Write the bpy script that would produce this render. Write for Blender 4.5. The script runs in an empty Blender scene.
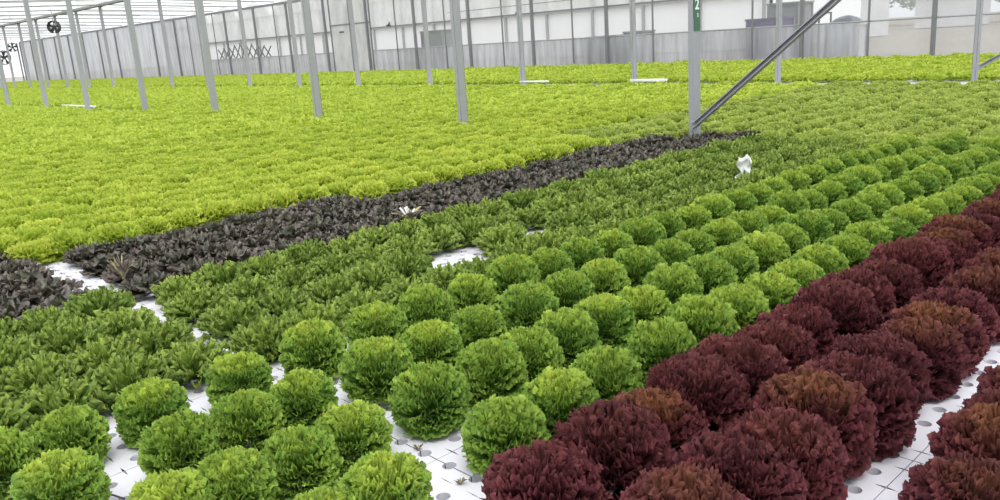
import bpy, math, random
import numpy as np
from mathutils import Matrix, Vector
random.seed(7)
C = bpy.data.collections.new('greenhouse'); bpy.context.scene.collection.children.link(C)
PI = math.pi
def lin(c):
    return tuple(((x/255)/12.92 if x <= 10 else (((x/255)+.055)/1.055)**2.4) for x in c[:3]) + (1,)

# ------------------------------------------------------------------ camera
F, PITCH, ROLL, YAW = 827.25, .252459, -.067773, .822857
CZ = 1.25
END = 86
fw = np.array([math.cos(PITCH)*math.cos(YAW), math.cos(PITCH)*math.sin(YAW), -math.sin(PITCH)])
r0 = np.array([math.sin(YAW), -math.cos(YAW), 0]); u0 = np.cross(r0, fw)
rt = r0*math.cos(ROLL)+u0*math.sin(ROLL); up = -r0*math.sin(ROLL)+u0*math.cos(ROLL)
cd = bpy.data.cameras.new('camera'); cam = bpy.data.objects.new('camera', cd); C.objects.link(cam)
cd.sensor_width = 36; cd.lens = F/1000*36; cd.clip_end = 500
m = Matrix.Identity(4)
for i in range(3):
    m[i][0] = rt[i]; m[i][1] = up[i]; m[i][2] = -fw[i]
m[2][3] = CZ
cam.matrix_world = m
bpy.context.scene.camera = cam
def px(P):
    P = np.asarray(P, float).reshape(-1, 3) - np.array([0, 0, CZ])
    d = P@fw
    ok = d > .05; dd = np.where(ok, d, .05)
    return 500+F*(P@rt)/dd, 250-F*(P@up)/dd, ok
def in_frame(x, y, z=.1, mg=55):
    a, b, ok = px((x, y, z))
    return bool(ok[0] and -mg < a[0] < 1000+mg and -mg < b[0] < 500+mg)

# ------------------------------------------------------------------ materials
def newmat(name):
    M = bpy.data.materials.new(name); M.use_nodes = True
    nt = M.node_tree; nt.nodes.clear()
    return M, nt, nt.nodes.new
def L(nt, a, b): nt.links.new(a, b)
def simple(name, col, rough=.6, metal=0, noise=.12, scale=8, bump=0):
    M, nt, N = newmat(name)
    o = N('ShaderNodeOutputMaterial'); p = N('ShaderNodeBsdfPrincipled')
    n = N('ShaderNodeTexNoise'); n.inputs['Scale'].default_value = scale; n.inputs['Detail'].default_value = 4
    tc = N('ShaderNodeTexCoord'); L(nt, tc.outputs['Object'], n.inputs['Vector'])
    mx = N('ShaderNodeMix'); mx.data_type = 'RGBA'
    c = lin(col)
    mx.inputs[6].default_value = tuple(v*(1-noise) for v in c[:3])+(1,)
    mx.inputs[7].default_value = tuple(min(1, v*(1+noise)) for v in c[:3])+(1,)
    L(nt, n.outputs['Fac'], mx.inputs[0]); L(nt, mx.outputs[2], p.inputs['Base Color'])
    p.inputs['Roughness'].default_value = rough; p.inputs['Metallic'].default_value = metal
    if bump:
        b = N('ShaderNodeBump'); b.inputs['Strength'].default_value = bump; b.inputs['Distance'].default_value = .01
        L(nt, n.outputs['Fac'], b.inputs['Height']); L(nt, b.outputs['Normal'], p.inputs['Normal'])
    L(nt, p.outputs[0], o.inputs[0])
    return M
def leafmat(name, base, mid, tip, heart, alt, rough=.5, transl=.3, var=.16, spec=.3):
    """attribute 'leafdata': R = base->tip of the leaf, G = per-leaf random, B = innermost leaves"""
    M, nt, N = newmat(name)
    o = N('ShaderNodeOutputMaterial'); at = N('ShaderNodeAttribute'); at.attribute_name = 'leafdata'
    sp = N('ShaderNodeSeparateColor'); L(nt, at.outputs['Color'], sp.inputs[0])
    cr = N('ShaderNodeValToRGB'); e = cr.color_ramp.elements
    e[0].position = .15; e[0].color = lin(base); e[1].position = 1; e[1].color = lin(tip)
    q = e.new(.7); q.color = lin(mid)
    L(nt, sp.outputs[0], cr.inputs[0])
    oi = N('ShaderNodeObjectInfo')
    mh = N('ShaderNodeMix'); mh.data_type = 'RGBA'; mh.inputs[7].default_value = lin(heart)
    L(nt, cr.outputs[0], mh.inputs[6]); L(nt, sp.outputs[2], mh.inputs[0])
    # per-leaf and per-head shift towards alt
    ad = N('ShaderNodeMath'); ad.operation = 'ADD'; L(nt, sp.outputs[1], ad.inputs[0]); L(nt, oi.outputs['Random'], ad.inputs[1])
    ml = N('ShaderNodeMath'); ml.operation = 'MULTIPLY'; L(nt, ad.outputs[0], ml.inputs[0]); ml.inputs[1].default_value = .38
    ma = N('ShaderNodeMix'); ma.data_type = 'RGBA'; ma.inputs[7].default_value = lin(alt)
    L(nt, ml.outputs[0], ma.inputs[0]); L(nt, mh.outputs[2], ma.inputs[6])
    tc = N('ShaderNodeTexCoord')
    n = N('ShaderNodeTexNoise'); n.inputs['Scale'].default_value = 45; n.inputs['Detail'].default_value = 2
    L(nt, tc.outputs['Object'], n.inputs['Vector'])
    mr = N('ShaderNodeMapRange'); mr.inputs[1].default_value = .3; mr.inputs[2].default_value = .7
    mr.inputs[3].default_value = 1-var; mr.inputs[4].default_value = 1+var
    L(nt, n.outputs['Fac'], mr.inputs[0])
    hs = N('ShaderNodeHueSaturation'); L(nt, ma.outputs[2], hs.inputs['Color']); L(nt, mr.outputs[0], hs.inputs['Value'])
    p = N('ShaderNodeBsdfPrincipled'); p.inputs['Roughness'].default_value = rough
    p.inputs['Specular IOR Level'].default_value = spec
    L(nt, hs.outputs[0], p.inputs['Base Color'])
    t = N('ShaderNodeBsdfTranslucent'); L(nt, hs.outputs[0], t.inputs[0])
    ms = N('ShaderNodeMixShader'); ms.inputs[0].default_value = transl
    L(nt, p.outputs[0], ms.inputs[1]); L(nt, t.outputs[0], ms.inputs[2]); L(nt, ms.outputs[0], o.inputs[0])
    return M
def film(name, col, clear, scale=(1, 6, .4), wrinkle=.25):
    """plastic greenhouse film: partly clear, partly milky and scattering"""
    M, nt, N = newmat(name)
    o = N('ShaderNodeOutputMaterial')
    tc = N('ShaderNodeTexCoord'); mp = N('ShaderNodeMapping'); mp.inputs['Scale'].default_value = scale
    n = N('ShaderNodeTexNoise'); n.inputs['Scale'].default_value = 1.3; n.inputs['Detail'].default_value = 5; n.inputs['Roughness'].default_value = .65
    L(nt, tc.outputs['Object'], mp.inputs[0]); L(nt, mp.outputs[0], n.inputs['Vector'])
    mr = N('ShaderNodeMapRange'); mr.inputs[1].default_value = .25; mr.inputs[2].default_value = .75
    mr.inputs[3].default_value = 1-wrinkle; mr.inputs[4].default_value = 1.0
    L(nt, n.outputs['Fac'], mr.inputs[0])
    mc = N('ShaderNodeVectorMath'); mc.operation = 'SCALE'; mc.inputs[0].default_value = lin(col)[:3]
    L(nt, mr.outputs[0], mc.inputs['Scale'])
    t = N('ShaderNodeBsdfTranslucent'); d = N('ShaderNodeBsdfDiffuse'); x = N('ShaderNodeBsdfTransparent')
    L(nt, mc.outputs[0], t.inputs[0]); L(nt, mc.outputs[0], d.inputs[0])
    m1 = N('ShaderNodeMixShader'); m1.inputs[0].default_value = .35
    L(nt, t.outputs[0], m1.inputs[1]); L(nt, d.outputs[0], m1.inputs[2])
    m2 = N('ShaderNodeMixShader'); m2.inputs[0].default_value = clear
    L(nt, m1.outputs[0], m2.inputs[1]); L(nt, x.outputs[0], m2.inputs[2]); L(nt, m2.outputs[0], o.inputs[0])
    return M

M_FRILL = leafmat('frilly_green_leaf', (106, 138, 66), (120, 160, 64), (184, 210, 98), (210, 222, 94), (104, 150, 68), transl=.35, var=.22)
M_LOOSE = leafmat('loose_green_leaf', (114, 138, 68), (117, 149, 60), (186, 204, 106), (184, 204, 90), (104, 135, 58), rough=.42, transl=.3, var=.26)
M_DARK = leafmat('dark_purple_leaf', (98, 104, 76), (68, 60, 54), (126, 112, 104), (100, 106, 76), (62, 66, 52), rough=.36, transl=.1, spec=.55, var=.3)
M_RED = leafmat('red_leaf', (76, 50, 46), (94, 50, 52), (138, 76, 80), (156, 106, 72), (76, 42, 50), transl=.26, var=.25)
M_LIME = leafmat('lime_leaf', (154, 176, 66), (180, 200, 72), (220, 228, 104), (222, 230, 106), (162, 188, 66), transl=.37, var=.17)
M_PALE = leafmat('pale_leaf', (150, 170, 80), (164, 184, 80), (208, 220, 118), (206, 216, 112), (136, 160, 72), transl=.32, var=.22)
M_WITHER = leafmat('withered_leaf', (196, 192, 150), (124, 112, 106), (140, 126, 122), (204, 198, 140), (110, 98, 96), transl=.1)
M_FOAM = simple('white_foam', (222, 220, 228), .85, noise=.04, scale=14)
M_WATER = simple('pond_water', (70, 78, 70), .15, noise=.2, scale=3)
M_POST = simple('galvanised_post', (164, 164, 170), .55, .25, noise=.1, scale=5)
M_WPOST = simple('wall_post_metal', (128, 128, 134), .55, .2, noise=.1, scale=5)
M_TRUSS = simple('truss_pipe', (150, 150, 154), .6, .2)
M_DKMET = simple('dark_metal', (62, 62, 68), .6)
M_PIPE = simple('white_plastic', (228, 230, 226), .5, noise=.05)
M_SIGN = simple('sign_green', (62, 104, 82), .5, noise=.08)
M_SIGNW = simple('sign_white', (232, 238, 232), .5, noise=.02)
M_SOIL = simple('outside_soil', (150, 142, 128), .9, noise=.25, scale=.4)
M_BARK = simple('bark', (90, 80, 70), .9)
M_NEIGH = simple('neighbour_film', (226, 226, 230), .7, noise=.05, scale=.6)
M_BOXG = simple('grey_box', (128, 132, 132), .7, noise=.2, scale=3)
M_BOXP = simple('purple_grey_box', (104, 92, 124), .7)
M_CAR = simple('dark_car_paint', (70, 76, 86), .35)
M_TREE = simple('tree_leaf', (106, 130, 104), .8, noise=.25, scale=2)
M_ROOF = film('roof_film', (246, 246, 248), .62, (.3, .6, 1), .12)
M_CURT = film('curtain_film', (222, 222, 230), .12, (1, 3.5, .35), .5)
M_UPPER = film('upper_film', (236, 236, 238), .25, (1, 1.6, .8), .3)
M_CLEAR = film('clear_film', (236, 238, 242), .80, (1, 1.2, 1), .15)
M_HAZY = film('hazy_film', (205, 205, 210), .40, (1, .8, 1), .25)

# ------------------------------------------------------------------ mesh helpers
def mesh_from(name, V, Fq, mat, col=None, smooth=False):
    me = bpy.data.meshes.new(name)
    V = np.asarray(V, np.float32); Fq = np.asarray(Fq, np.int32)
    me.vertices.add(len(V)); me.vertices.foreach_set('co', V.ravel())
    me.loops.add(Fq.size); me.loops.foreach_set('vertex_index', Fq.ravel())
    me.polygons.add(len(Fq)); me.polygons.foreach_set('loop_start', np.arange(0, Fq.size, Fq.shape[1], dtype=np.int32))
    me.polygons.foreach_set('loop_total', np.full(len(Fq), Fq.shape[1], np.int32))
    if smooth: me.polygons.foreach_set('use_smooth', np.ones(len(Fq), bool))
    me.update(calc_edges=True)
    if col is not None:
        a = me.attributes.new('leafdata', 'FLOAT_COLOR', 'POINT')
        c4 = np.concatenate([np.asarray(col, np.float32), np.ones((len(V), 1), np.float32)], 1)
        a.data.foreach_set('color', c4.ravel())
    me.materials.append(mat)
    return me
class MB:
    def __init__(s): s.v = []; s.f = []
    def box(s, lo, hi, rot=None, at=(0, 0, 0)):
        x0, y0, z0 = lo; x1, y1, z1 = hi
        P = [Vector(p) for p in ((x0,y0,z0),(x1,y0,z0),(x1,y1,z0),(x0,y1,z0),(x0,y0,z1),(x1,y0,z1),(x1,y1,z1),(x0,y1,z1))]
        if rot is not None: P = [rot@p for p in P]
        b = len(s.v); s.v += [tuple(p+Vector(at)) for p in P]
        s.f += [tuple(b+i for i in q) for q in ((3,2,1,0),(4,5,6,7),(0,1,5,4),(1,2,6,5),(2,3,7,6),(3,0,4,7))]
        return s
    def bar(s, a, b, w, h):
        a = Vector(a); b = Vector(b); d = b-a; q = d.to_track_quat('X', 'Z').to_matrix()
        return s.box((0, -w/2, -h/2), (d.length, w/2, h/2), q, a)
    def tube(s, pts, r, n=8, caps=True):
        pts = [Vector(p) for p in pts]; b = len(s.v); k = len(pts)
        rr = r if isinstance(r, (list, tuple)) else [r]*k
        for i, p in enumerate(pts):
            d = (pts[min(i+1, k-1)]-pts[max(i-1, 0)]).normalized(); q = d.to_track_quat('Z', 'Y')
            for j in range(n):
                a = 2*PI*j/n; s.v.append(tuple(p+q@Vector((rr[i]*math.cos(a), rr[i]*math.sin(a), 0))))
        for i in range(k-1):
            for j in range(n):
                s.f.append((b+i*n+j, b+i*n+(j+1) % n, b+(i+1)*n+(j+1) % n, b+(i+1)*n+j))
        if caps:
            s.f.append(tuple(b+j for j in reversed(range(n)))); s.f.append(tuple(b+(k-1)*n+j for j in range(n)))
        return s
    def mesh(s, name, mat, smooth=False):
        me = bpy.data.meshes.new(name); me.from_pydata(s.v, [], s.f); me.update(); me.materials.append(mat)
        if smooth: me.polygons.foreach_set('use_smooth', [True]*len(me.polygons))
        return me
def put(name, me, parent=None, loc=(0, 0, 0), rot=(0, 0, 0), sc=(1, 1, 1)):
    o = bpy.data.objects.new(name, me); C.objects.link(o); o.location = loc; o.rotation_euler = rot; o.scale = sc
    if parent is not None: o.parent = parent
    return o
def tag(o, label=None, cat=None, group=None, kind=None):
    if label: o['label'] = label
    if cat: o['category'] = cat
    if group: o['group'] = group
    if kind: o['kind'] = kind
    return o
def struct(name, me): return tag(put(name, me), kind='structure')
def copy_tree(o, parent=None):
    c = o.copy(); C.objects.link(c); c.parent = parent
    for ch in o.children: copy_tree(ch, c)
    return c

# ------------------------------------------------------------------ lettuce leaves
def leaves(rng, specs, nu, nv, col_heart=None):
    """specs: list of dicts for each leaf. returns V, F, col"""
    u = np.linspace(-1, 1, nu+1)[None, :]; v = 1-(1-np.linspace(0, 1, nv+1)[:, None])**1.5
    Vs, Fs, Cs = [], [], []; off = 0
    i = np.arange(nv)[:, None]*(nu+1)+np.arange(nu)[None, :]
    fq = np.stack([i, i+1, i+nu+2, i+nu+1], -1).reshape(-1, 4)
    for s in specs:
        v0 = s.get('v0', .25)
        vv = v0+(1-v0)*v+0*u
        ve = vv*(1-s.get('round', .22)*u**2*vv)
        # centreline: quadratic curve in the (r, z) plane from base to tip
        (r0, z0), (r1, z1), (r2, z2) = s['bz']
        R = (1-ve)**2*r0+2*ve*(1-ve)*r1+ve**2*r2; Z = (1-ve)**2*z0+2*ve*(1-ve)*z1+ve**2*z2
        dR = 2*(1-ve)*(r1-r0)+2*ve*(r2-r1); dZ = 2*(1-ve)*(z1-z0)+2*ve*(z2-z1)
        A = np.arctan2(dR, dZ)
        if s.get('spoon'):
            w = s['W']*(.16+.84*np.sin(PI*np.clip(.12+.72*vv, 0, 1))**1.2)
        else:
            w = s['W']*(.22+.78*vv**.9)
        mgn = np.maximum(vv, np.abs(u)*.9+.1*vv)**s.get('mp', 3)*np.clip((vv-v0)*3+.15, 0, 1)
        k = s.get('k', 7); ph = rng.uniform(0, 6.28, 4); am = s.get('ruf', .012)
        wob = np.sin(k*PI*u+ph[0]+1.5*np.sin(3*vv+ph[1]))+.6*np.sin(1.7*k*PI*u+ph[2]+4*vv)
        wob2 = np.cos(k*PI*u+ph[0]+1.9*vv)+.5*np.cos(2.3*k*PI*u+ph[3])
        nn = -s.get('cup', .25)*w*u**2+am*mgn*wob
        fold = s.get('crease', 0)*np.sin(ph[3]+9*vv+4*np.abs(u))*.004
        nn = nn+fold
        tt = am*.7*mgn*wob2
        ro = s.get('roll', 0); wu = w*u; side = wu*math.cos(ro)-nn*math.sin(ro); nn = wu*math.sin(ro)+nn*math.cos(ro)
        # frame: radial e, side q, up z ; tangent = (sinA, cosA), normal outward = (cosA, -sinA)
        r_ = R+np.cos(A)*nn+np.sin(A)*tt
        z_ = Z-np.sin(A)*nn+np.cos(A)*tt
        q_ = side+am*.4*mgn*np.cos(k*1.3*PI*u+ph[1])
        c, sn = math.cos(s['phi']), math.sin(s['phi'])
        X = r_*c-q_*sn; Y = r_*sn+q_*c
        P = np.stack([X, Y, z_], -1).reshape(-1, 3)
        P[:, 2] = np.maximum(P[:, 2], .006+.006*rng.random())
        Vs.append(P); Fs.append(fq+off); off += len(P)
        g = s.get('g', rng.random()); h = s.get('heart', 0)
        cc = np.stack([vv, np.full_like(vv, g), np.full_like(vv, h)], -1).reshape(-1, 3)
        Cs.append(cc)
    return np.concatenate(Vs), np.concatenate(Fs), np.concatenate(Cs)
GA = 2.39996
def ball_tip(th, R, zc, Rz):
    return R*math.sin(th)**.85 if th < PI/2 else R*math.sin(th)**1.1, zc+Rz*math.copysign(abs(math.cos(th))**.85, math.cos(th))
def frilly_specs(rng, n, R, H, ruf, k, heart=.5, Wf=1., thmax=118, cov=.34, v0=.42):
    """ball-shaped head: leaf tips spread evenly over a rounded dome"""
    out = []; zc = H*.46; Rz = H*.54
    for i in range(n):
        s = (i+.5)/n; cmax = math.cos(math.radians(thmax)); th = math.acos(1-s*(1-cmax))
        th += rng.normal(0, .05); q = rng.uniform(.90, 1.05)
        tr, tz = ball_tip(max(.02, min(th, 2.3)), R*q, zc, Rz*q); tz = max(.012, tz)
        f = min(1, th/1.2)
        nd = th-.35*f; d = R*rng.uniform(.3, .5)          # the leaf margin points outwards and a little up
        c = (max(.004, tr-d*math.sin(nd)), max(.012, tz-d*math.cos(nd)+.004))
        out.append(dict(phi=i*GA+rng.normal(0, .12), bz=((.006, .012), c, (tr, tz)), W=R*cov*(.75+.25*f)*Wf*rng.uniform(.85, 1.15), ruf=ruf*rng.uniform(.8, 1.25),
                        k=k*rng.uniform(.85, 1.15), heart=max(0, 1-s*3)*heart, cup=.3, v0=v0, mp=3.2, round=.12, roll=rng.normal(0, .4)))
    # old leaves spread out low around the foot
    for i in range(max(5, n//8)):
        rr = R*rng.uniform(.72, .92)
        out.append(dict(phi=i*GA*1.1+rng.normal(0, .2), bz=((.006, .01), (rr*.5, .05), (rr, .02)), W=R*.42, ruf=ruf*.8, k=k*.8, heart=0, cup=.2, v0=.2, mp=2.5, round=.2))
    return out
def spoon_specs(rng, n, R, H, ruf, heart=.5, W=.3, thmax=96, cup=.5, up=.5, k=2.4, v0=.2, roll=.45):
    out = []; zc = H*.35; Rz = H*.65
    for i in range(n):
        s = (i+.5)/n; cmax = math.cos(math.radians(thmax)); th = math.acos(1-s*(1-cmax))+rng.normal(0, .09)
        q = rng.uniform(.86, 1.08)
        tr, tz = ball_tip(max(.05, min(th, 1.9)), R*q, zc, Rz*q); tz = max(.015, tz)
        f = min(1, th/1.2); nd = th-up*f; d = R*rng.uniform(.25, .5)
        c = (max(.01, tr-d*math.sin(nd)), max(.014, tz-d*math.cos(nd)+.006))
        out.append(dict(phi=i*GA+rng.normal(0, .2), bz=((.006+.01*s, .01), c, (tr, tz)), W=R*W*(.7+.3*s)*rng.uniform(.8, 1.2), ruf=ruf*rng.uniform(.7, 1.3), spoon=1, roll=rng.normal(0, roll),
                        k=k, heart=max(0, 1-s*3)*heart, cup=cup, v0=v0, mp=2.0, round=.34, crease=.9))
    return out
KINDS = {}
def kind(name, mat, fn, nvar, res, hv=(1,)):
    """full-detail variants, each with (whole mesh, heart mesh, outer mesh)"""
    vs = []
    for j in range(nvar):
        rng = np.random.default_rng(hash_seed(name)+j)
        sp = fn(rng)
        for q in sp: q['heart'] *= hv[j % len(hv)]
        cut = max(3, int(len(sp)*.24))
        hV = leaves(rng, sp[:cut], *res); oV = leaves(rng, sp[cut:], *res)
        h = mesh_from(name+'_heart', hV[0], hV[1], mat, hV[2], True); o = mesh_from(name+'_outer', oV[0], oV[1], mat, oV[2], True)
        w = mesh_from(name+'_whole', np.concatenate([hV[0], oV[0]]), np.concatenate([hV[1], oV[1]+len(hV[0])]), mat, np.concatenate([hV[2], oV[2]]), True)
        vs.append((w, h, o))
    KINDS[name] = vs
def hash_seed(s): return sum(ord(c)*(i+3) for i, c in enumerate(s))
kind('frilly_green_lettuce', M_FRILL, lambda r: frilly_specs(r, 160, .125, .218, .0085, 4.2, .8, 1., 122, .235), 6, (24, 6))
kind('loose_leaf_lettuce', M_LOOSE, lambda r: spoon_specs(r, 100, .165, .165, .011, .5, .19, k=3), 5, (10, 7))
kind('dark_purple_lettuce', M_DARK, lambda r: spoon_specs(r, 34, .18, .13, .012, .4, .40, 94, .2, .15, 2, .2, .3), 5, (8, 7))
kind('red_frilly_lettuce', M_RED, lambda r: frilly_specs(r, 190, .150, .228, .0085, 4.2, 1, 1.0, 120, .21), 6, (22, 6), (.9, .15, .25, .1, .6, .2))
kind('lime_lettuce', M_LIME, lambda r: frilly_specs(r, 48, .17, .17, .013, 3.4, .3, 1.15, 104), 5, (18, 5))
kind('pale_lettuce', M_PALE, lambda r: frilly_specs(r, 44, .16, .14, .013, 2.4, .3, 1.1, 100), 5, (12, 5))

# ------------------------------------------------------------------ lettuce rows
Y = lambda k: {1: .55, 2: .97, 3: 1.325}.get(k, .22+.36*k)
ORD = 'first second third fourth fifth sixth seventh eighth ninth tenth eleventh twelfth thirteenth fourteenth fifteenth sixteenth seventeenth eighteenth nineteenth twentieth'.split()
def ordw(i):
    if i < 20: return ORD[i]
    t = {2: 'twenty', 3: 'thirty', 4: 'forty', 5: 'fifty', 6: 'sixty'}[(i+1)//10]; q = (i+1) % 10
    return t+('-'+ORD[q-1] if q else 'th')
ordw_fix = {'twentyth': 'twentieth', 'thirtyth': 'thirtieth', 'fortyth': 'fortieth', 'fiftyth': 'fiftieth', 'sixtyth': 'sixtieth'}
def O(i): w = ordw(i); return ordw_fix.get(w, w)
def head(name, x, y, sc, label, group, cat='lettuce', zs=1.):
    j = random.randrange(len(KINDS[name])); w, h, o = KINDS[name][j]
    rot = (random.gauss(0, .05), random.gauss(0, .05), random.uniform(0, 2*PI)); s = (sc, sc, sc*zs*random.uniform(.93, 1.07))
    if math.hypot(x, y) < 3.3:
        e = put(name, None, None, (x, y, 0), rot, s); e.empty_display_size = .05
        put('heart', h, e); put('outer_leaves', o, e)
    else:
        e = put(name, w, None, (x, y, 0), rot, s)
    return tag(e, label, cat, group)
ROW = {1: 'red row past the white strip', 2: 'middle red row', 3: 'red row touching the green'}
for k in range(4, 8): ROW[k] = ORD[k-4]+' frilly row from the reds'
for k in range(8, 12): ROW[k] = ORD[11-k]+' leafy row from dark strip'
for k in range(12, 17): ROW[k] = ORD[k-12]+' dark row from the green'
def jit(s): return random.uniform(-s, s)
def run(name, k, xs, where, desc, sc=1., group='', js=.015, both=True, zs=1.):
    """place one row; label by counting from whichever end is nearer"""
    P = [(x+jit(js), Y(k)+jit(js)) for x in xs]
    P = [p for p in P if in_frame(p[0], p[1], .12, 45)]
    n = len(P)
    for i, p in enumerate(P):
        if where == 'past':
            lab = f'{desc}, {O(i)} past the bare gap in {ROW[k]}' if (i <= n/2 or not both) else f'{desc}, {O(n-1-i)} from the far end of {ROW[k]}'
        elif where == 'before':
            lab = f'{desc}, {O(i)} before the bare gap in {ROW[k]}'
        else:
            lab = f'{desc}, {O(i)} head up the {ROW[k]}'
        lab = lab.replace('lettuce, first from the far end of', 'lettuce, last of') if 0 else lab
        lab = lab.replace(' in first', ' in the first').replace(' of first', ' of the first')
        head(name, p[0], p[1], sc*random.uniform(*((.96, 1.04) if p[0] < 2 else (.92, 1.09))), lab, group, zs=zs)
XEND = 7.42
def seq(a, st, b=XEND):
    r = []; x = a
    while x < b: r.append(x); x += st
    return r
# red rows
run('red_frilly_lettuce', 3, seq(1.33, .228, XEND), 'up', 'dark red frilly lettuce', 1.08, 'red lettuces in the row touching the green block', .028, zs=1.04)
run('red_frilly_lettuce', 2, seq(1.42, .222, XEND), 'up', 'dark red frilly lettuce', 1.09, 'red lettuces in the middle red row', .028, zs=1.02)
run('red_frilly_lettuce', 1, seq(1.7, .225, XEND), 'up', 'dark red frilly lettuce', 1.05, 'red lettuces past the white strip', .02)
# main block, frilly
fx = {4: [1.50, 1.76, 1.99, 2.30, 2.55], 5: [1.54, 1.79, 1.98, 2.19, 2.40, 2.63], 6: [1.53, 1.80, 2.07, 2.32, 2.60], 7: [1.52, 1.82, 2.08, 2.34, 2.6]}
for k in range(4, 8):
    run('frilly_green_lettuce', k, fx[k]+seq(fx[k][-1]+.25, .25), 'past', 'frilly green lettuce', 1.01, 'frilly green lettuces past the bare gap')
# main block, loose leaf; the bare spots show the white rafts
BARE = {8: [], 9: [(2.72, 3.2), (3.47, 3.7)], 10: [], 11: []}
for k in range(8, 12):
    xs = [x for x in seq(1.5+.03*(k-8), .25) if not any(a < x < b for a, b in BARE[k])]
    run('loose_leaf_lettuce', k, xs, 'past', 'loose-leaf green lettuce', .98, 'loose-leaf green lettuces past the bare gap', .03)
# dark strip
for k in (12, 13, 14, 15):
    xs = seq(1.58+.02*(k-12),   .26, (7.85 if k < 14 else 7.6) if k < 15 else 3.6)
    run('dark_purple_lettuce', k, xs, 'past', 'dark purple lettuce', .98, 'dark purple lettuces past the bare gap', .03)
# block before the gap
bx = {4: [1.07, .88], 5: [1.21, 1.03, .83, .65], 6: [1.26, 1.05, .83, .49], 7: [1.20, .88, .61, .42]}
for k in bx:
    run('frilly_green_lettuce', k, bx[k], 'before', 'frilly green lettuce', .95, 'frilly green lettuces before the bare gap', .006)
for k in range(8, 12):
    run('loose_leaf_lettuce', k, [1.17-.24*i+.02*(k % 2) for i in range(7)], 'before', 'loose-leaf green lettuce', 1.02, 'loose-leaf green lettuces before the bare gap', .02)
for k in range(12, 17):
    run('dark_purple_lettuce', k, [1.14-.26*i for i in range(7)], 'before', 'dark purple lettuce', 1., 'dark purple lettuces before the bare gap', .02)

PX = 7.6
# ------------------------------------------------------------------ the big fields: nearest 300 of a kind single, the rest one mass
def field_points():
    lime, pale = [], []
    ny = int((END-5.6)/.36)
    for k in range(-2, ny+16):
        y = Y(k)
        for x in list(np.arange(.05, 7.35, .26))+list(np.arange(7.55, 13.8, .26))+list(np.arange(15.35, 21.75, .26)):
            xx = x+(.13*(k % 2) if x < 21.6 else 0)+jit(.03); yy = y+jit(.03)
            if xx < 7.45:
                if k < 15: continue
                if k <= 16 and xx < 1.35: continue
                if k == 15 and xx < 3.7: continue
                isp = xx > 6.8 and yy < 6.5
                if False: continue
            else:
                isp = 7.4 < xx < 14.6 and yy < 6.5
            if yy > 20 and 7.3 < xx < 8.0: continue
            if yy > END-1 or xx < .2 or math.hypot(xx-PX, yy-5.01) < .15 or (xx < 7.95 and 4.4 < yy < 5.02): continue
            (pale if isp else lime).append((xx, yy, k))
    return lime, pale
lime, pale = field_points()
# short row closing the frilly and loose-leaf rows just before the post line is part of the pale field
def split(pts):
    a = np.array([(p[0], p[1], .1) for p in pts]); sx, sy, ok = px(a)
    D = np.hypot(a[:, 0], a[:, 1])
    inn = ok & (sx > -25) & (sx < 1025) & (sy < 520) & (sy > -20)
    near = ok & (sx > -170-800/np.maximum(D, 1)) & (sx < 1170+800/np.maximum(D, 1)) & (sy < 900)
    order = [i for i in np.argsort(D) if inn[i]][:300]
    S = set(order)
    return [pts[i] for i in order], [pts[i] for i in range(len(pts)) if near[i] and i not in S]
lime1, lime2 = split(lime); pale1, pale2 = split(pale)
def rowwise(pts, byx=False):
    d = {}
    for p in pts: d.setdefault(round((p[0]-7.75)/.26) if byx else p[2], []).append(p)
    return d
lr = rowwise(lime1)
for n, k in enumerate(sorted(lr)):
    for i, p in enumerate(sorted(lr[k])):
        nm = 'first' if k-15 == 0 else ordw(k-15)
        head('lime_lettuce', p[0], p[1], random.uniform(.92, 1.1), f'lime green lettuce, {O(i)} from the near end in {O(k-15)} lime row behind the dark strip', 'lime lettuces nearest the dark strip')
pr = rowwise(pale1)
for k in sorted(pr):
    for i, p in enumerate(sorted(pr[k])):
        rk = int(k)+2
        head('pale_lettuce', p[0], p[1], random.uniform(.9, 1.1), f'pale green lettuce, {O(i)} behind the post line in {O(rk)} pale row up from red side', 'pale lettuces behind the braced post line')
def lowmesh(fn, n, res, seed):
    out = []
    for j in range(n):
        rng = np.random.default_rng(seed+j); out.append(leaves(rng, fn(rng), *res))
    return out
def mass(name, mat, pts, lods, label, group):
    V, Fc, Cc = [], [], []; off = 0
    for (x, y, _) in pts:
        D = math.hypot(x, y)
        for dmax, vs in lods:
            if D < dmax: break
        v, f, c = vs[random.randrange(len(vs))]
        a = random.uniform(0, 6.283); s = random.uniform(.9, 1.12); ca, sa = math.cos(a)*s, math.sin(a)*s
        P = np.empty_like(v); P[:, 0] = v[:, 0]*ca-v[:, 1]*sa+x; P[:, 1] = v[:, 0]*sa+v[:, 1]*ca+y; P[:, 2] = v[:, 2]*s*random.uniform(.88, 1.1)
        cc = c.copy(); cc[:, 1] = np.clip(cc[:, 1]*.5+random.random()*.5+.5*random.random(), 0, 1.5)
        V.append(P); Fc.append(f+off); Cc.append(cc); off += len(v)
    me = mesh_from(name, np.concatenate(V), np.concatenate(Fc), mat, np.concatenate(Cc), True)
    print('mass', name, len(pts), 'heads', len(me.polygons), 'faces')
    return tag(put(name, me), label, 'lettuce', group, 'stuff')
def fs(n, R, H, ruf, k, W=1.25): return lambda r: frilly_specs(r, n, R, H, ruf, k, .4, W, 92, .42, .5)
lodL = [(13, lowmesh(fs(22, .165, .14, .017, 3.4), 6, (10, 3), 5)), (24, lowmesh(fs(15, .17, .14, .018, 2.4, 1.5), 6, (6, 2), 50)), (999, lowmesh(fs(9, .18, .14, .02, 1.4, 1.9), 6, (4, 2), 90))]
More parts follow.
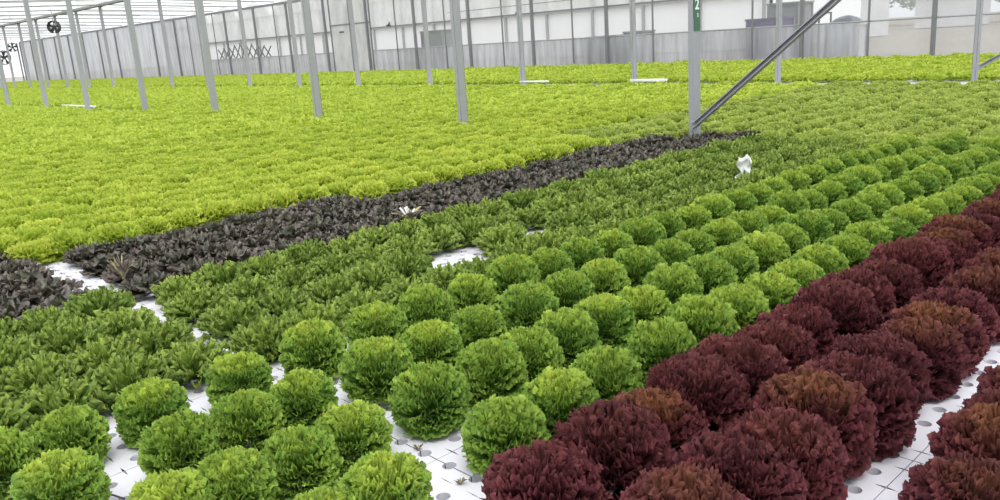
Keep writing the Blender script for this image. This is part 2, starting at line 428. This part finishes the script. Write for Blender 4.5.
lodP = [(14, lowmesh(fs(20, .16, .12, .016, 2.6, 1.3), 6, (8, 3), 500)), (999, lowmesh(fs(13, .165, .12, .018, 1.8, 1.6), 6, (5, 2), 900))]
mass('lime_lettuces', M_LIME, lime2, lodL, 'field of lime green lettuces running from mid greenhouse to the back wall', 'lime lettuce field')
mass('pale_lettuces', M_PALE, pale2, lodP, 'bed of pale green lettuces between the two post rows, right of the lime field', 'pale lettuce bed')

# ------------------------------------------------------------------ rafts
def raft_mesh(Lx=.875, Wy=.36, th=.035, rad=.021, n=8):
    V, Fc = [], []
    g = .0016
    def half(cx, cy, x0, x1, y0, y1, a0, a1, steps):
        # fan of quads between hole arc and rectangle edge
        b = len(V); out = []
        for i in range(steps+1):
            a = a0+(a1-a0)*i/steps; dx, dy = math.cos(a), math.sin(a)
            ix, iy = cx+rad*dx, cy+rad*dy
            tx = ((x1-cx)/dx if dx > 1e-6 else (x0-cx)/dx if dx < -1e-6 else 1e9); ty = ((y1-cy)/dy if dy > 1e-6 else (y0-cy)/dy if dy < -1e-6 else 1e9)
            t = min(tx, ty); ox, oy = cx+t*dx, cy+t*dy
            V.extend([(ix, iy, 0), (ox, oy, 0), (ix, iy, -th)])
        for i in range(steps):
            q = b+3*i
            Fc.append((q, q+1, q+4, q+3)); Fc.append((q, q+3, q+5, q+2))
    ys = [.06+.12*j for j in range(3)]
    for j, cy in enumerate(ys):
        y0, y1 = cy-.06+(g if j == 0 else 0), cy+.06-(g if j == 2 else 0)
        half(0+g, cy, g, .0625, y0, y1, -PI/2, PI/2, 8)
        for i in range(1, 7):
            half(.125*i, cy, .125*i-.0625, .125*i+.0625, y0, y1, 0, 2*PI, 16)
        half(.875-g, cy, .8125, .875-g, y0, y1, PI/2, 3*PI/2, 8)
    # outer side walls
    b = len(V); V.extend([(g, g, 0), (Lx-g, g, 0), (Lx-g, Wy-g, 0), (g, Wy-g, 0), (g, g, -th), (Lx-g, g, -th), (Lx-g, Wy-g, -th), (g, Wy-g, -th)])
    for a, c in ((0, 1), (2, 3)): Fc.append((b+a, b+c, b+c+4, b+a+4))
    me = bpy.data.meshes.new('foam_raft'); me.from_pydata(V, [], Fc); me.update(); me.materials.append(M_FOAM)
    return me
RM = raft_mesh()
cells = set()
def cellname(c):
    if c == -1: return 'just before gap'
    if c == 0: return 'just past gap'
    if c < -1: return O(-c-1)+' board before gap'
    return O(c)+' board past gap'
for k in range(0, 17):
    y0 = .06+.36*k
    for c in range(-2, 6):
        x0 = 1.40+.875*c
        keep = (c in (-1, 0)) or (k in (1, 2, 3) and c < 4) or (k in (9, 10) and c in (1, 2)) 
        if not keep: continue
        if not (in_frame(x0+.2, y0+.18, 0, 10) or in_frame(x0+.7, y0+.18, 0, 10)): continue
        o = put('foam_raft', RM, None, (x0, y0, 0)); cells.add((k, c))
        tag(o, f'white holed foam raft under {ROW.get(k, "outermost red row")}, {cellname(c)}', 'raft', 'white foam rafts around the bare gap')
V, Fc = [], []
for k in range(-6, 250):
    y0 = .06+.36*k
    for c in range(-3, 24):
        x0 = 1.40+.875*c
        if (k, c) in cells: continue
        if 14.3 < x0 < 14.9 or x0 > 21.6: 
            pass
        if x0+.875 > 22 or y0+.36 > END-.2: continue
        b = len(V); g = .003
        V += [(x0+g, y0+g, 0), (x0+.875-g, y0+g, 0), (x0+.875-g, y0+.36-g, 0), (x0+g, y0+.36-g, 0), (x0+g, y0+g, -.035), (x0+.875-g, y0+g, -.035), (x0+.875-g, y0+.36-g, -.035), (x0+g, y0+.36-g, -.035)]
        Fc += [(b, b+1, b+2, b+3), (b, b+4, b+5, b+1), (b+3, b+7, b+4, b), (b+1, b+5, b+6, b+2), (b+2, b+6, b+7, b+3)]
tag(put('foam_rafts', mesh_from('foam_rafts', V, Fc, M_FOAM)), 'sheet of white foam rafts lying beneath the lettuce fields', 'raft', 'foam rafts beneath the fields', 'stuff')
struct('floor', MB().box((-8, -6, -.4), (22.2, END, -.05)).mesh('floor', M_WATER))

# ------------------------------------------------------------------ odd bits lying among the plants
def sp1(i, Ln, al, **kw): return dict(phi=i*GA, bz=((0, 0), (.15*Ln, .55*Ln), (Ln*math.sin(al)*.8, Ln*(.55+.45*math.cos(al)))), **kw)
def spindle(rng, n, Ln, w, a_lo, a_hi):
    return [sp1(i, Ln*rng.uniform(.7, 1.1), rng.uniform(a_lo, a_hi), W=w, ruf=.003, k=2, spoon=1, v0=.05, round=.3, heart=1 if i % 3 == 0 else 0) for i in range(n)]
rng = np.random.default_rng(3)
a = leaves(rng, spindle(rng, 34, .11, .008, .2, 1.1), 4, 6)
tag(put('yellowed_seedling', mesh_from('yellowed_seedling', a[0], a[1], M_WITHER, a[2], True), None, (1.49, 4.70, .07), (0, 0, 0), (1.25, 1.25, 1.25)), 'yellowed frayed seedling at the dark strip edge beside the bare gap', 'seedling')
a = leaves(rng, spindle(rng, 16, .15, .03, .9, 1.6), 6, 6)
wz = put('withered_lettuce', mesh_from('withered_lettuce', a[0], a[1], M_WITHER, a[2], True), None, (3.30, 4.44, .05)); tag(wz, 'withered grey lettuce with pale stalks at the dark strip edge', 'lettuce')
b = MB()
for i in range(4):
    an = 1.3*i; b.tube([(0, 0, 0), (.02*math.cos(an), .02*math.sin(an), .07), (.055*math.cos(an), .055*math.sin(an), .10+.012*i)], [.006, .006, .008], 6)
put('stalk', b.mesh('stalk', M_PIPE, True), wz)['label'] = 'pale bare stalk'
# crumpled white plastic scrap standing among the loose-leaf rows
n = 14; V = []; Fc = []
for i in range(n+1):
    for j in range(n+1):
        uu, vv = i/n-.5, j/n
        V.append((.10*uu+.012*math.sin(9*vv+3*uu), .03*math.sin(7*uu+5*vv)+.02*math.sin(13*vv), .02+.19*vv+.012*math.sin(11*uu+2*vv)-.05*abs(uu)*vv))
for i in range(n):
    for j in range(n): q = i*(n+1)+j; Fc.append((q, q+n+1, q+n+2, q+1))
tag(put('plastic_scrap', mesh_from('plastic_scrap', V, Fc, M_PIPE, None, True), None, (5.6, 3.27, .05), (0, .1, -.75)), 'crumpled white plastic scrap standing among the green rows', 'plastic scrap')
# thin black wire and seedling remains on the bare gap
tag(put('black_wire', MB().tube([(.52, 2.56, .004), (.57, 2.53, .008), (.61, 2.47, .014), (.63, 2.43, .012), (.65, 2.40, .002)], .0028, 6).mesh('black_wire', M_DKMET, True)), 'thin bent black wire lying on the white raft', 'wire')
for (x, y, lb) in ((1.35, 1.69, 'tiny dead seedling in a raft hole beside the red lettuces'), (1.40, 1.95, 'tiny dead seedling in the seam between two white rafts')):
    a = leaves(rng, spindle(rng, 7, .03, .004, .8, 1.7), 3, 4)
    tag(put('dead_seedling', mesh_from('dead_seedling', a[0], a[1], M_WITHER, a[2], True), None, (x, y, -.004)), lb, 'seedling')

# ------------------------------------------------------------------ posts
BEAM = 3.93
def channel(z0, z1, wx=.13, wy=.06, t=.008):
    b = MB()   # lipped C channel seen from outside as a rectangular post
    b.box((-wx/2, -wy/2, z0), (wx/2, -wy/2+t, z1)); b.box((-wx/2, -wy/2, z0), (-wx/2+t, wy/2, z1)); b.box((wx/2-t, -wy/2, z0), (wx/2, wy/2, z1))
    b.box((-wx/2, wy/2-t, z0), (-wx/2+wx*.3, wy/2, z1)); b.box((wx/2-wx*.3, wy/2-t, z0), (wx/2, wy/2, z1))
    return b
pm = channel(-.05, BEAM-.06).mesh('post_shaft', M_POST)
fm = MB().box((-.1, -.08, -.05), (.1, .08, .02)).box((-.085, -.055, .02), (.085, .055, .035)).mesh('post_footing', M_POST)
cm = MB().box((-.11, -.07, BEAM-.09), (.11, .07, BEAM-.06)).box((-.02, -.05, BEAM-.2), (.02, .05, BEAM-.09)).mesh('post_cap', M_POST)
def post(x, y, label, group):
    e = put('support_post', None, None, (x, y, 0)); tag(e, label, 'post', group)
    put('shaft', pm, e); put('footing', fm, e); put('cap_plate', cm, e)
    return e
PX = 7.6
R1 = [1.25]+[1.027*v for v in (4.88, 8.53, 12.19, 16.04, 19.67, 23.6, 27.26, 31.43)]+[36.0+3.8*n for n in range(13)]
R2 = [1.03, 4.53, 7.92, 11.29, 14.7, 18.34]+[21.85+3.5*n for n in range(18)]
p0 = None
for n, y in enumerate(R1):
    if y > END-1: continue
    if n == 0: lb = 'grey post just outside the view where the long diagonal brace ends'
    elif n == 1: lb = 'thick grey post with a green number sign and diagonal brace foot'
    else: lb = f'slim grey post, {O(n-2)} from the signed post along its row'
    if n >= 1 and not in_frame(PX, y, .2, 20) and not in_frame(PX, y, 2, 20): continue
    p = post(PX, y, lb, 'front row of grey posts')
    if n == 1: p0 = p
for n, y in enumerate(R2):
    if n == 0 or y > END-1: continue
    if not in_frame(14.8, y, .2, 20): continue
    lb = 'grey post at the outer end of the second row with a low brace' if n == 1 else f'slim grey post, {O(n-2)} from the brace-end post along the second row'
    post(14.8, y, lb, 'second row of grey posts')
# sign on the braced post: green plate, white figure
sg = put('sign_plate', MB().box((-.058, -.037, 1.30), (.058, -.031, 1.62)).box((-.05, -.0372, 1.17), (.058, -.031, 1.30)).mesh('sign_plate', M_SIGN), p0); sg['label'] = 'green plate with a white figure two'
def text_mesh(s, size, mat):
    cu = bpy.data.curves.new('figure', 'FONT'); cu.body = s; cu.size = size; cu.align_x = 'CENTER'; cu.extrude = .0015; cu.offset = size*.02
    ob = bpy.data.objects.new('figure', cu); C.objects.link(ob)
    me = bpy.data.meshes.new_from_object(ob.evaluated_get(bpy.context.evaluated_depsgraph_get())); bpy.data.objects.remove(ob)
    me.materials.clear(); me.materials.append(mat); return me
put('sign_figure', text_mesh('2', .15, M_SIGNW), sg, (0, -.0385, 1.385), (PI/2, 0, 0))
put('sign_mark', text_mesh('2', .05, M_SIGNW), sg, (.012, -.0385, 1.31), (PI/2, 0, 0))
# braces
def brace(a, b, label):
    bb = MB(); bb.bar(a, b, .012, .066); A_ = Vector(a); B_ = Vector(b)
    bb.bar(A_+Vector((-.025, 0, .026)), B_+Vector((-.025, 0, .026)), .05, .01); bb.bar(A_+Vector((-.025, 0, -.026)), B_+Vector((-.025, 0, -.026)), .05, .01)
    o = put('diagonal_brace', bb.mesh('diagonal_brace', M_POST)); tag(o, label, 'brace')
    c = MB().box((-.03, -.03, -.045), (.015, .04, .045), None, a).mesh('bracket', M_POST); put('bracket', c, o)
    c = MB().box((-.03, -.03, -.045), (.015, .04, .045), None, b).mesh('bracket', M_POST); put('bracket', c, o)
brace((PX-.09, 4.96, .20), (PX-.09, 1.30, 3.06), 'long grey diagonal brace rising from the foot of the signed post')
brace((14.72, 4.45, .28), (14.72, 1.03, 2.3), 'faint grey diagonal brace at the foot of a second-row post')
post(14.8, 1.03, 'grey second-row post just outside the view where the low brace ends', 'second row of grey posts')
# gutter beams
def beam(x, z, y0, y1, label):
    o = put('gutter_beam', MB().box((x-.12, y0, z-.06), (x+.12, y1, z-.045)).box((x-.12, y0, z-.06), (x-.108, y1, z+.06)).box((x+.108, y0, z-.06), (x+.12, y1, z+.06)).mesh('gutter_beam', M_TRUSS))
    tag(o, label, 'beam')
beam(PX, BEAM, -6, END-.1, 'long grey gutter beam on top of the front post row')
beam(14.8, BEAM, -6, END-.1, 'long grey gutter beam on top of the second post row')
# trusses across each bay
def truss_parts(Lx, dz=.0):
    ch1 = MB().tube([(0, 0, 0), (Lx, 0, dz)], .03, 6).mesh('chord', M_TRUSS); ch2 = MB().tube([(0, 0, .42), (Lx, 0, .42+dz)], .022, 6).mesh('chord', M_TRUSS)
    w = MB(); n = 6; P = []
    for i in range(n): P += [(.02+(Lx-.04)*i/n, 0, dz*i/n), (.02+(Lx-.04)*(i+.02)/n, 0, .42+dz*i/n)] if i % 2 == 0 else [(.02+(Lx-.04)*i/n, 0, .42+dz*i/n), (.02+(Lx-.04)*(i+.02)/n, 0, dz*i/n)]
    w.tube(P, .012, 5)
    return ch1, ch2, w.mesh('web', M_TRUSS)
T12 = truss_parts(7.0); T23 = truss_parts(7.2, -.28)
for (x0, T, nm) in ((7.7, T12, 'middle bay'), (14.9, T23, 'bay against the back wall')):
    for n, y in enumerate(R2):
        if n == 0 or y > END-1: continue
        a, b_, ok = px([(x0, y, BEAM), (x0+7.2, y, BEAM-.2)])
        if not (ok.all() and b_.max() > -6 and a.max() > -15): continue
        t = put('roof_truss', None, None, (x0, y, BEAM+.02)); tag(t, f'thin grey pipe truss crossing under the white roof of the {nm}', 'truss', f'roof trusses of the {nm}')
        put('chord', T[0], t); put('chord', T[1], t); put('web', T[2], t)
# ------------------------------------------------------------------ roof (milky film over three bays)
def roof():
    V, Fc = [], []; n = 8
    for bx in (-7.4, 0, 7.4, 14.8):
        b = len(V)
        for i in range(n+1):
            x = bx+7.4*i/n; z = BEAM+.1+1.35*math.sin(PI*i/n)
            V += [(x, -6, z), (x, END, z)]
        for i in range(n): Fc.append((b+2*i, b+2*i+1, b+2*i+3, b+2*i+2))
    return mesh_from('ceiling', V, Fc, M_ROOF)
struct('ceiling', roof())

# ------------------------------------------------------------------ back wall at x = 22.2
WX = 22.2
def sheet(name, x, y0, y1, z0, z1, mat, amp=.03, axis='x', step=.35):
    V, Fc = [], []; n = max(2, int(abs(y1-y0)/step))
    for j in range(3):
        z = z0+(z1-z0)*j/2
        for i in range(n+1):
            y = y0+(y1-y0)*i/n; o = amp*(math.sin(3.1*y)+.6*math.sin(7.7*y+1.3)+.3*math.sin(1.1*y+z*2))*(1-.4*j/2)
            V.append((x+o, y, z) if axis == 'x' else (y, x+o, z))
    for j in range(2):
        for i in range(n): q = j*(n+1)+i; Fc.append((q, q+1, q+n+2, q+n+1))
    return struct(name, mesh_from(name, V, Fc, mat, None, True))
DY0, DY1 = 31.3, 34.55   # door
sheet('wall_back', WX, 9.6, DY0, -.05, 1.0, M_CURT, .04)
sheet('wall_back_hazy', WX, -6, 9.6, -.05, 1.0, M_HAZY, .04)
sheet('wall_back_side', WX, DY1, 48, -.05, 1.0, M_CURT, .04)
sheet('wall_back_far', WX, 48, END, -.05, 3.55, M_CURT, .05)
sheet('wall_back_upper', WX, 9.6, DY0, 1.97, 3.55, M_UPPER, .03)
sheet('wall_back_upper_side', WX, DY1, 48, 1.97, 3.55, M_UPPER, .03)
sheet('wall_back_upper_hazy', WX, -6, 9.6, 1.97, 3.55, M_HAZY, .03)
sheet('wall_back_gable', WX, -6, END, 3.55, 4.3, M_ROOF, .0)
sheet('window_1', WX, -6, 9.6, 1.0, 1.97, M_HAZY, .008)
sheet('window_2', WX, 9.6, DY0, 1.0, 1.97, M_CLEAR, .008)
sheet('window_3', WX, DY1, 48, 1.0, 1.97, M_CLEAR, .008)
# door: film panel in a metal frame
d = struct('door_1', MB().box((WX-.03, DY0+.04, .12), (WX+.01, DY1-.04, 3.5)).mesh('door_1', M_UPPER))
b = MB()
for y in (DY0+.02, (DY0+DY1)/2, DY1-.02): b.box((WX-.06, y-.035, .05), (WX-.02, y+.035, 3.5))
b.box((WX-.06, DY0, 2.2), (WX-.02, DY1, 2.26)); b.box((WX-.06, DY0, .0), (WX-.02, DY1, .12))
put('door_frame', b.mesh('door_frame', M_WPOST), d)
put('door_handle', MB().box((WX-.1, 33.45, 1.88), (WX-.05, 33.75, 1.94)).mesh('door_handle', M_DKMET), d)
struct('trim_1', MB().box((WX-.06, -6, 1.94), (WX+.0, DY0, 1.99)).box((WX-.06, DY1, 1.94), (WX, 48, 1.99)).mesh('trim_1', M_WPOST))
struct('trim_2', MB().tube([(WX-.03, -6, 1.0), (WX-.03, DY0, 1.0)], .022, 6).tube([(WX-.03, DY1, 1.0), (WX-.03, 48, 1.0)], .022, 6).mesh('trim_2', M_POST))
struct('trim_3', MB().box((WX-.08, -6, 3.52), (WX+.04, END, 3.62)).mesh('trim_3', M_WPOST))
struct('trim_4', MB().tube([(WX-.04, 8, 2.3), (WX-.04, 26, 2.28)], .012, 5).mesh('trim_4', M_WPOST))
wp = MB().box((-.05, -.045, -.05), (.05, .045, 3.52)).mesh('wall_post_shaft', M_WPOST); wf = MB().box((-.1, -.09, -.05), (.1, .09, .05)).mesh('wall_post_foot', M_WPOST)
wt = MB().box((-.02, -.022, -.05), (.02, .022, 3.52)).mesh('wall_mullion', M_WPOST)
n = 0
for i in range(-1, 25):
    y = 4.36+3.39*i
    if not in_frame(WX-.1, y, .5, 10): continue
    e = put('wall_post', None, None, (WX-.12, y, 0)); put('shaft', wp, e); put('foot_plate', wf, e)
    tag(e, f'dark grey back wall post, {O(n)} from the hazy corner end', 'post', 'back wall posts'); n += 1
for i, y in enumerate([9.35, 12.65, 16.1, 19.45, 22.9, 26.2, 29.43, 36.4, 39.6, 43.2, 46.6, 50, 53.4]):
    tag(put('wall_mullion', wt, None, (WX-.08, y, 0)), f'thin back wall mullion between posts, {O(i)} from the hazy corner end', 'mullion', 'thin back wall mullions')
for y, lb in ((22.0, 'small dark clip on the window rail above the middle of back wall'), (29.9, 'small dark clip on the window rail nearest the door')):
    tag(put('rail_clip', MB().box((-.03, -.12, 0), (.03, .12, .05)).bar((0, 0, .04), (0, -.1, .14), .04, .04).mesh('rail_clip', M_DKMET), None, (WX-.1, y, 1.99)), lb, 'clip')
# far end wall
sheet('wall_end', END, -7.4, WX, -.05, 3.6, M_CLEAR, .01, 'y', 1.)
for i in range(5):
    tag(put('end_wall_post', wp, None, (21.9-2.1*i, END-.1, 0)), f'grey post of the far end wall, {O(i)} from the back wall', 'post', 'end wall posts')
def fan(loc, rad, face, label, hang=0):
    e = put('circulation_fan', None, None, loc, (0, 0, face)); tag(e, label, 'fan')
    ring = MB(); N_ = 28; b = len(ring.v)
    for i in range(N_):
        a = 2*PI*i/N_; 
        for rr, yy in ((rad, -.12), (rad, .12), (rad*.93, .12), (rad*.93, -.12)): ring.v.append((rr*math.cos(a), yy, rr*math.sin(a)))
    for i in range(N_):
        j = (i+1) % N_
        for q in range(4): ring.f.append((4*i+q, 4*i+(q+1) % 4, 4*j+(q+1) % 4, 4*j+q))
    put('housing', ring.mesh('housing', M_DKMET), e)
    put('hub', MB().tube([(0, -.1, 0), (0, .1, 0)], rad*.2, 12).mesh('hub', M_DKMET), e)
    for i in range(5):
        a = 2*PI*i/5; c, s = math.cos(a), math.sin(a); bl = MB(); bl.v = [(rad*.15*c, -.03, rad*.15*s), (rad*.9*math.cos(a-.12), -.06, rad*.9*math.sin(a-.12)), (rad*.9*math.cos(a+.5), .06, rad*.9*math.sin(a+.5)), (rad*.15*math.cos(a+1), .03, rad*.15*math.sin(a+1))]
        bl.v += [(x, y+.008, z) for x, y, z in bl.v]; bl.f = [(0, 1, 2, 3), (7, 6, 5, 4), (0, 4, 5, 1), (1, 5, 6, 2), (2, 6, 7, 3), (3, 7, 4, 0)]
        put('blade', bl.mesh('blade', M_DKMET), e)
    g = MB()
    for i in range(6): a = PI*i/6; g.bar((rad*math.cos(a), -.13, rad*math.sin(a)), (-rad*math.cos(a), -.13, -rad*math.sin(a)), .01, .012)
    put('guard', g.mesh('guard', M_DKMET), e)
    if hang: put('hanger', MB().tube([(0, 0, rad), (0, 0, rad+hang)], .02, 6).mesh('hanger', M_TRUSS), e)
fan((14.25, 48.4, 3.24), .32, -.85, 'small round dark fan hanging below the trusses at far end', .6)
fan((21.45, END-.3, 3.15), .42, 0, 'upper dark round fan by the far end wall beside the corner', .45)
fan((20.6, END-.3, 2.3), .62, .4, 'big dark upright fan standing high at the far end wall', 1.3)
# white pipes lying across the aisles
tag(put('white_pipe', MB().tube([(14.75, 11.35, .13), (14.75, 10.4, .13)], .028, 8).mesh('white_pipe', M_PIPE, True)), 'white pipe lying in the aisle at the foot of a second-row post', 'pipe')
tag(put('white_pipe', MB().tube([(14.75, 14.75, .13), (14.75, 13.8, .13)], .02, 8).mesh('white_pipe', M_PIPE, True)), 'thinner white pipe further along the second-row aisle', 'pipe')
tag(put('white_pipe', MB().tube([(7.65, 26.6, .14), (7.65, 23.8, .14)], .022, 8).mesh('white_pipe', M_PIPE, True)), 'long white pipe lying past the front post row among lime lettuces', 'pipe')

# ------------------------------------------------------------------ outside, seen through the film
struct('ground', MB().box((22.3, -60, -.3), (140, 160, -.05)).box((-60, END+.1, -.3), (22.3, 220, -.05)).mesh('ground', M_SOIL))
# neighbouring greenhouse: clad bays with its own posts
e = put('neighbour_greenhouse', None, None, (33, 18, 0)); tag(e, 'pale neighbouring greenhouse standing beyond the back wall', 'greenhouse')
put('wall', MB().box((0, 0, 0), (.1, 62, 3.9)).box((0, 0, 0), (12, .1, 3.9)).mesh('wall', M_NEIGH), e)
b = MB(); n = 6
for j in range(12):
    y0 = 62/12*j; y1 = 62/12*(j+1); k = len(b.v)
    for i in range(n+1):
        for x in (-.1, 12): b.v.append((x, y0+(y1-y0)*i/n, 3.9+1.2*math.sin(PI*i/n)))
    for i in range(n): b.f.append((k+2*i, k+2*i+1, k+2*i+3, k+2*i+2))
    b.f.append(tuple(k+2*i for i in range(n+1)))
put('roof', b.mesh('roof', M_NEIGH), e)
for j in range(20):
    put('post', MB().box((-.14, -.05, 0), (-.02, .05, 3.9)).mesh('post', M_TRUSS), e, (0, .3+3.1*j, 0))
put('wall_rail', MB().box((-.13, 0, 2.2), (-.02, 62, 2.28)).mesh('wall_rail', M_TRUSS), e)
# boxes, tank, frame and car outside
def panel_box(name, mat, loc, size, label, cat, lid=True):
    e = put(name, None, None, loc); tag(e, label, cat); sx, sy, sz = size
    put('body', MB().box((-sx/2, -sy/2, .08), (sx/2, sy/2, sz-.05)).mesh('body', mat), e)
    r = MB()
    for x in (-1, 1):
        for y in (-1, 1): r.box((x*sx/2-.03, y*sy/2-.03, 0), (x*sx/2+.03, y*sy/2+.03, sz-.05))
    put('corner_frame', r.mesh('corner_frame', M_WPOST), e)
    if lid: put('lid', MB().box((-sx/2-.05, -sy/2-.05, sz-.05), (sx/2+.05, sy/2+.05, sz)).mesh('lid', mat), e)
    return e
panel_box('equipment_cabinet', M_BOXG, (23.4, 28.15, -.05), (.8, 1.35, 1.72), 'big grey equipment cabinet outside the window, left of middle', 'cabinet')
panel_box('storage_crate', M_BOXP, (23.3, 12.75, -.05), (.7, 1.1, 1.30), 'purple-grey storage crate outside the window beside the brace', 'crate')
panel_box('water_tank', M_BOXG, (24.6, 12.8, -.05), (.9, .95, 1.72), 'pale grey water tank outside behind the purple-grey crate', 'tank')
panel_box('storage_crate', M_BOXG, (23.2, 17.45, -.05), (.6, .75, 1.17), 'low grey crate outside the window near the middle of back wall', 'crate')
panel_box('storage_crate', M_DKMET, (23.2, 18.55, -.05), (.4, .45, 1.08), 'small dark crate outside, next to the low grey crate', 'crate')
panel_box('storage_crate', M_DKMET, (23.2, 19.35, -.05), (.4, .40, 1.07), 'smallest dark crate outside, last beyond the low grey crate', 'crate')
panel_box('storage_crate', M_NEIGH, (23.2, 10.42, -.05), (.78, .78, 1.01), 'pale crate under a black tarp outside the window', 'crate')
fr = MB()
for y in (-.17, .17): fr.box((-.02, y-.02, 0), (.02, y+.02, 1.35))
fr.box((-.02, -.17, 1.31), (.02, .17, 1.35))
tag(put('metal_frame', fr.mesh('metal_frame', M_DKMET), None, (23.2, 11.03, -.05)), 'narrow dark metal frame outside between crate and black tarp', 'frame')
# black tarp heap: a draped mound on a pallet stack
V, Fc = [], []; n = 14
for i in range(n+1):
    for j in range(n+1):
        u_, v_ = i/n*2-1, j/n*2-1; r_ = max(abs(u_), abs(v_))
        z = .2*(1-r_**4)*(1-.35*(v_+.3)**2)+.04*math.sin(5*u_+7*v_)*(1-r_)
        V.append((.36*u_, .36*v_, max(0, z)))
for i in range(n):
    for j in range(n): q = i*(n+1)+j; Fc.append((q, q+n+1, q+n+2, q+1))
tag(put('black_tarp', mesh_from('black_tarp', V, Fc, M_CAR, None, True), None, (23.2, 10.42, .96)), 'black tarp heaped on a pale crate outside the window', 'tarp')
# folded lattice rack beyond the window at the left
e = put('lattice_rack', None, None, (23.0, 44.9, 0)); tag(e, 'metal lattice rack of crossed bars outside the far window', 'rack')
b = MB()
for i in range(9):
    y = -3+.7*i; b.bar((0, y, .9), (0, y+.75, 1.55+.07*(4-abs(i-4))), .05, .05); b.bar((0, y+.75, .9), (0, y, 1.55+.07*(4-abs(i-4))), .05, .05)
put('crossed_bars', b.mesh('crossed_bars', M_DKMET), e)
b = MB().bar((0, -3, .9), (0, 3.4, .9), .06, .06)
put('rail', b.mesh('rail', M_DKMET), e)
for y in (-2.6, 0, 2.8): put('leg', MB().box((-.03, y-.03, -.05), (.03, y+.03, 1.)).mesh('leg', M_DKMET), e)
# trees beyond the hazy corner
def tree(x, y, h, r, seed, label):
    rg = random.Random(seed); e = put('tree', None, None, (x, y, 0)); tag(e, label, 'tree', 'trees beyond the hazy corner')
    put('trunk', MB().tube([(0, 0, -.1), (.1, 0, h*.35), (0, .1, h*.7)], [.22, .16, .07], 8).mesh('trunk', M_BARK, True), e)
    V, Fc = [], []
    for i in range(1500):
        th = rg.uniform(0, 2*PI); ph = math.acos(rg.uniform(-1, 1)); q = r*rg.uniform(.6, 1)**.5*(1+.2*math.sin(3*th+seed)*math.sin(2*ph))
        c = Vector((q*math.sin(ph)*math.cos(th), q*math.sin(ph)*math.sin(th), h*.62+q*math.cos(ph)*h*.4/r))
        a = Vector((rg.gauss(0, 1), rg.gauss(0, 1), rg.gauss(0, 1))).normalized()*.22; b_ = a.orthogonal().normalized()*.14; k = len(V)
        V += [tuple(c-a), tuple(c+b_), tuple(c+a), tuple(c-b_)]; Fc.append((k, k+1, k+2, k+3))
    put('crown', mesh_from('crown', V, Fc, M_TREE), e)
for i, (x, y, h, r) in enumerate([(64, 19.5, 6.2, 2.6), (70, 25.5, 5.4, 2.4), (66, 15, 6.6, 2.8), (72, 30, 6.8, 2.4), (60, 11.5, 6, 2.6), (78, 34.5, 6, 2.6)]):
    tree(x, y, h, r, i, f'hazy grey-green tree beyond the corner film, {O(i)} planted of the loose line')
e = put('field_hut', None, None, (58, 19.3, 0), (0, 0, .1)); tag(e, 'low pale hut outside in front of the hazy trees', 'hut')
put('wall', MB().box((-1.5, -1.8, 0), (1.5, 1.8, 2.0)).mesh('wall', M_NEIGH), e)
b = MB(); b.v = [(-1.7, -2, 2), (1.7, -2, 2), (1.7, 2, 2), (-1.7, 2, 2), (-1.7, 0, 2.7), (1.7, 0, 2.7)]; b.f = [(0, 1, 5, 4), (2, 3, 4, 5), (0, 4, 3), (1, 2, 5)]
put('roof', b.mesh('roof', M_BOXG), e)

# ------------------------------------------------------------------ light: bright overcast sky and a veiled sun
w = bpy.data.worlds.new('sky'); bpy.context.scene.world = w; w.use_nodes = True
nt = w.node_tree; bg = nt.nodes['Background']; bg.inputs[0].default_value = (.93, .965, 1, 1); bg.inputs[1].default_value = 1.15
sd = bpy.data.lights.new('sun', 'SUN'); sd.energy = 2.2; sd.angle = math.radians(35); sd.color = (1, .98, .94)
so = bpy.data.objects.new('sun', sd); C.objects.link(so); so.rotation_euler = (math.radians(22), math.radians(-14), 0)
sc = bpy.context.scene
sc.view_settings.view_transform = 'Standard'; sc.view_settings.look = 'None'; sc.view_settings.gamma = 1
sc.view_settings.use_curve_mapping = False; sc.view_settings.exposure = .35
cy = sc.cycles
cy.max_bounces = 7; cy.diffuse_bounces = 3; cy.glossy_bounces = 2; cy.transmission_bounces = 5; cy.transparent_max_bounces = 12
cy.use_denoising = True
